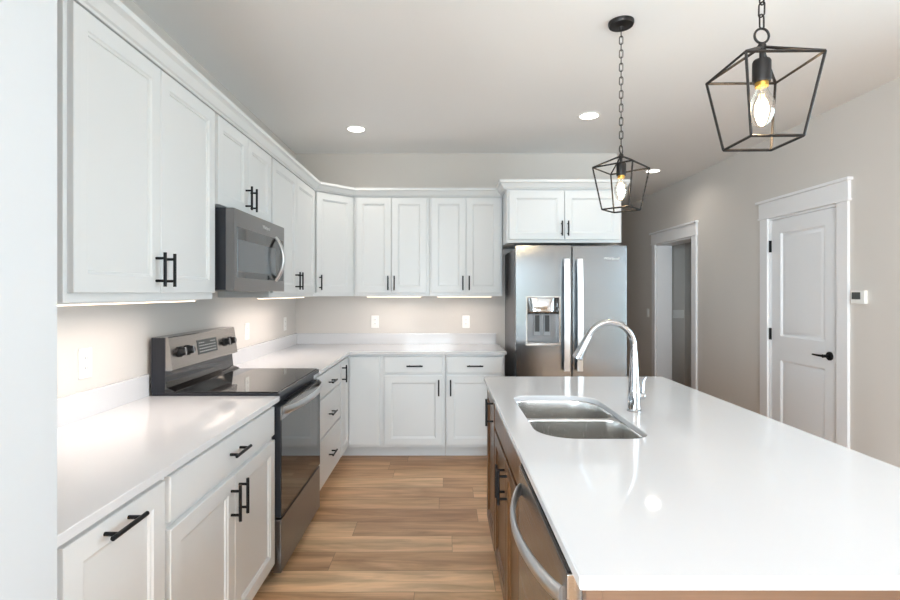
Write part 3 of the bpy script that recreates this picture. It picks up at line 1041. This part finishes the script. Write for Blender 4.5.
# ------------------------------------------------------------------ pendants
def pendant(name, label):
    """built about the origin: apex of the cage at z = 2.075 below a canopy on the ceiling"""
    t = thing(name, label, 'pendant light', (0, 0, CH))
    MB().lathe([(0.061, CH), (0.061, CH - 0.010), (0.057, CH - 0.020), (0.012, CH - 0.024), (0.009, CH - 0.040)], n=36).build('canopy', BRONZE, t)
    za, zr, zl = 2.076, 2.017, 1.812
    ct, cb = CH - 0.040, za + 0.052
    n = 17
    p = (ct - cb) / n
    ch = MB()
    for i in range(n):
        ch.torus((0, 0, cb + (i + 0.5) * p), 0.0085, 0.0022, 'v', stretch=p - 0.010, n=16, k=6, rot=(PI / 2 if i % 2 else 0) + 0.4)
    ch.build('chain', BRONZE, t)
    MB().torus((0, 0, za + 0.030), 0.020, 0.0032, 'v', rot=0.05, n=24, k=8).build('loop', BRONZE, t)
    cg = MB()
    w1, w2, b = 0.1, 0.068, 0.0058
    T1 = [(sx * w1, sy * w1, zr) for sx, sy in ((-1, -1), (1, -1), (1, 1), (-1, 1))]
    B1 = [(sx * w2, sy * w2, zl) for sx, sy in ((-1, -1), (1, -1), (1, 1), (-1, 1))]
    for i in range(4):
        j = (i + 1) % 4
        cg.bar(T1[i], T1[j], b); cg.bar(B1[i], B1[j], b); cg.bar(T1[i], B1[i], b); cg.bar((0, 0, za), T1[i], b)
    cg.lathe([(0.011, za - 0.010), (0.011, za + 0.004), (0.007, za + 0.010)], n=16)
    cg.build('cage', BRONZE, t, smooth=10)
    sk = MB().lathe([(0.006, za - 0.005), (0.006, 2.042), (0.020, 2.040), (0.023, 2.034), (0.023, 1.985), (0.0215, 1.978)], n=24).build('socket', BRONZE, t)
    MB().lathe([(0.0165, 1.978), (0.0165, 1.966)], n=24).build('collar', SWITCHG, sk)
    pr = [(0.014, 1.968), (0.016, 1.955), (0.024, 1.940), (0.0305, 1.922), (0.032, 1.905), (0.030, 1.888), (0.022, 1.868), (0.010, 1.857), (0.002, 1.855)]
    bu = MB().lathe(pr, n=32, cap=False).build('bulb', BULBGLASS, t, smooth=60)
    fl = MB()
    for k in range(6):
        a = k * PI / 3
        fl.tube([(0.006 * math.cos(a), 0.006 * math.sin(a), 1.945), (0.011 * math.cos(a), 0.011 * math.sin(a), 1.885)], 0.0011, 6)
    fl.build('filament', FILAMENT, bu)
    MB().tube([(0, 0, 1.965), (0, 0, 1.94), (0, 0, 1.90)], [0.006, 0.004, 0.002], 10).build('stem', glass_thin('stem_glass', (0.98, 0.96, 0.9), 0.1), bu)
    d = bpy.data.lights.new('bulb_light', 'POINT'); d.energy = BULB_POWER; d.color = (1, 0.78, 0.5); d.shadow_soft_size = 0.02
    o = bpy.data.objects.new('bulb_light', d); COL.objects.link(o); o.parent = t; o.location = (0, 0, 1.915 - CH)
    return t


def dup(root, loc, rotz, label):
    r = root.copy(); COL.objects.link(r); r.location = loc; r.rotation_euler = (0, 0, rotz); r['label'] = label
    for ch in list(root.children):
        c = ch.copy(); COL.objects.link(c); c.parent = r
        for g in list(ch.children):
            q = g.copy(); COL.objects.link(q); q.parent = c
    return r


pl_ = pendant('pendant_light', 'black open cage pendant with clear bulb, the nearer one, above the island front')
pl_['group'] = 'cage pendants over the island'
dup(pl_, (0.874, 2.485, CH), math.radians(45) + 0.03, 'black open cage pendant with clear bulb, the farther one, hanging before the refrigerator')
pl_.location = (0.872, 1.384, CH); pl_.rotation_euler = (0, 0, -0.02)

# ------------------------------------------------------------------ recessed lights
def can(loc, label, power=CAN_POWER):
    x, y = loc
    t = thing('recessed_light', label, 'ceiling light', (x, y, CH), 'round recessed ceiling lights')
    MB().lathe([(0.088, CH), (0.088, CH - 0.004), (0.078, CH - 0.006), (0.066, CH - 0.002), (0.066, CH)], (x, y, 0), 36).build('trim_ring', WPLASTIC, t)
    MB().lathe([(0.067, CH - 0.0005), (0.067, CH - 0.0035)], (x, y, 0), 36).build('lens', CANLENS, t)
    d = bpy.data.lights.new('can_light', 'AREA'); d.shape = 'DISK'; d.size = 0.13; d.energy = power; d.color = (1, 0.92, 0.82); d.spread = math.radians(150)
    o = bpy.data.objects.new('can_light', d); COL.objects.link(o); o.parent = t; o.location = (0, 0, -0.008)


can((-0.71, 4.107), 'round recessed ceiling light above the left back cabinets', 2.0)
can((1.096, 3.80), 'round recessed ceiling light left of the farther pendant, before the refrigerator', 1.0)
can((2.29, 5.52), 'round recessed ceiling light in the hall beside the farther pendant', 2.0)

# ------------------------------------------------------------------ under cabinet lights
def bar_light(M, w, label, k=1.0):
    t = thing('under_cabinet_light', label, 'light bar', M @ Vector((w / 2, 0.10, U0)), 'light bars under the wall cabinets')
    MB().box(0, w, 0.05, 0.09, U0 - 0.006, U0 - 0.0005).build('housing', WPLASTIC, t, M)
    MB().box(0.006, w - 0.006, 0.054, 0.086, U0 - 0.010, U0 - 0.0055).build('diffuser', LEDBAR, t, M)
    c = M @ Vector((w / 2, 0.07, U0 - 0.013))
    ang = M.to_euler().z
    o = area_light('bar_glow', (c - Vector(t['_org'])), (0, 0, ang), w - 0.02, 0.03, k * UNDER_POWER * w / 0.5, (1, 0.88, 0.81), t, math.radians(160))


bar_light(mup(1.48), 0.86, 'slim lit bar under the nearest wall cabinet, left of the microwave', 0.75)
bar_light(mup(3.20), 0.96, 'slim lit bar under the wall cabinet right of the microwave', 0.75)
bar_light(frame(-0.70, UY, 0), 0.50, 'slim lit bar under the back wall cabinet beside the corner cabinet', 0.45)
bar_light(frame(-0.06, UY, 0), 0.50, 'slim lit bar under the back wall cabinet next to the refrigerator', 0.42)


# ------------------------------------------------------------------ outlets, switches, thermostat
def outlet(M, label, gang=1, kind='outlet', z=1.125):
    w2 = 0.036 + 0.023 * (gang - 1)
    nm = 'power_outlet' if kind == 'outlet' else 'light_switch'
    t = thing(nm, label, kind, M @ Vector((0, 0, z)), 'white wall plates')
    MB().box(-w2, w2, -0.006, 0.0, z - 0.059, z + 0.059, 0.0025).build('wall_plate', WPLASTIC, t, M)
    for g_ in range(gang):
        x = (g_ - (gang - 1) / 2) * 0.046
        if kind == 'outlet':
            for s in (-1, 1):
                rc = MB().lathe([(0.0165, -0.0055), (0.0165, -0.0085), (0.015, -0.009)], (x, 0, z + s * 0.0195), 20, 'y').build('receptacle', WPLASTIC, t, M)
                MB().box(x - 0.0075, x - 0.0055, -0.0094, -0.0088, z + s * 0.0195 - 0.004, z + s * 0.0195 + 0.005).box(x + 0.0055, x + 0.0075, -0.0094, -0.0088, z + s * 0.0195 - 0.004, z + s * 0.0195 + 0.005).build('slot', DARKWELL, rc, M)
        else:
            MB().box(x - 0.0165, x + 0.0165, -0.0095, -0.0055, z - 0.033, z + 0.033, 0.0015).build('rocker', WPLASTIC, t, M)


outlet(frame(WL, 1.99, 90), 'white outlet plate on the left wall before the range')
outlet(frame(WL, 3.63, 90), 'white outlet plate on the left wall just beyond the range')
outlet(frame(WL, 4.50, 90), 'white outlet plate on the left wall near the back corner')
outlet(frame(-0.655, WB, 0), 'single white outlet plate on the back wall, nearer the corner')
outlet(frame(0.215, WB, 0), 'single white outlet plate on the back wall, nearer the refrigerator')
outlet(frame(WR, 6.95, -90), 'white switch plate on the hall wall left of the open doorway', 1, 'switch', 1.126)
outlet(frame(3.345, 7.2, 0), 'wide white switch plate seen inside the open doorway', 3, 'switch', 1.10)

t = thing('thermostat', 'small white thermostat with grey screen on the right wall beside the panelled door', 'thermostat', (WR, 3.405, 1.372))
tb = MB().box(-3.462, -3.348, -0.026, 0, 1.372 - 0.045, 1.372 + 0.045, 0.006, 3).build('housing', WPLASTIC, t, MR)
MB().box(-3.452, -3.380, -0.0268, -0.0255, 1.372 - 0.014, 1.372 + 0.034).build('screen', DARKSCR, t, MR)

for o in bpy.data.objects:
    if '_org' in o: del o['_org']
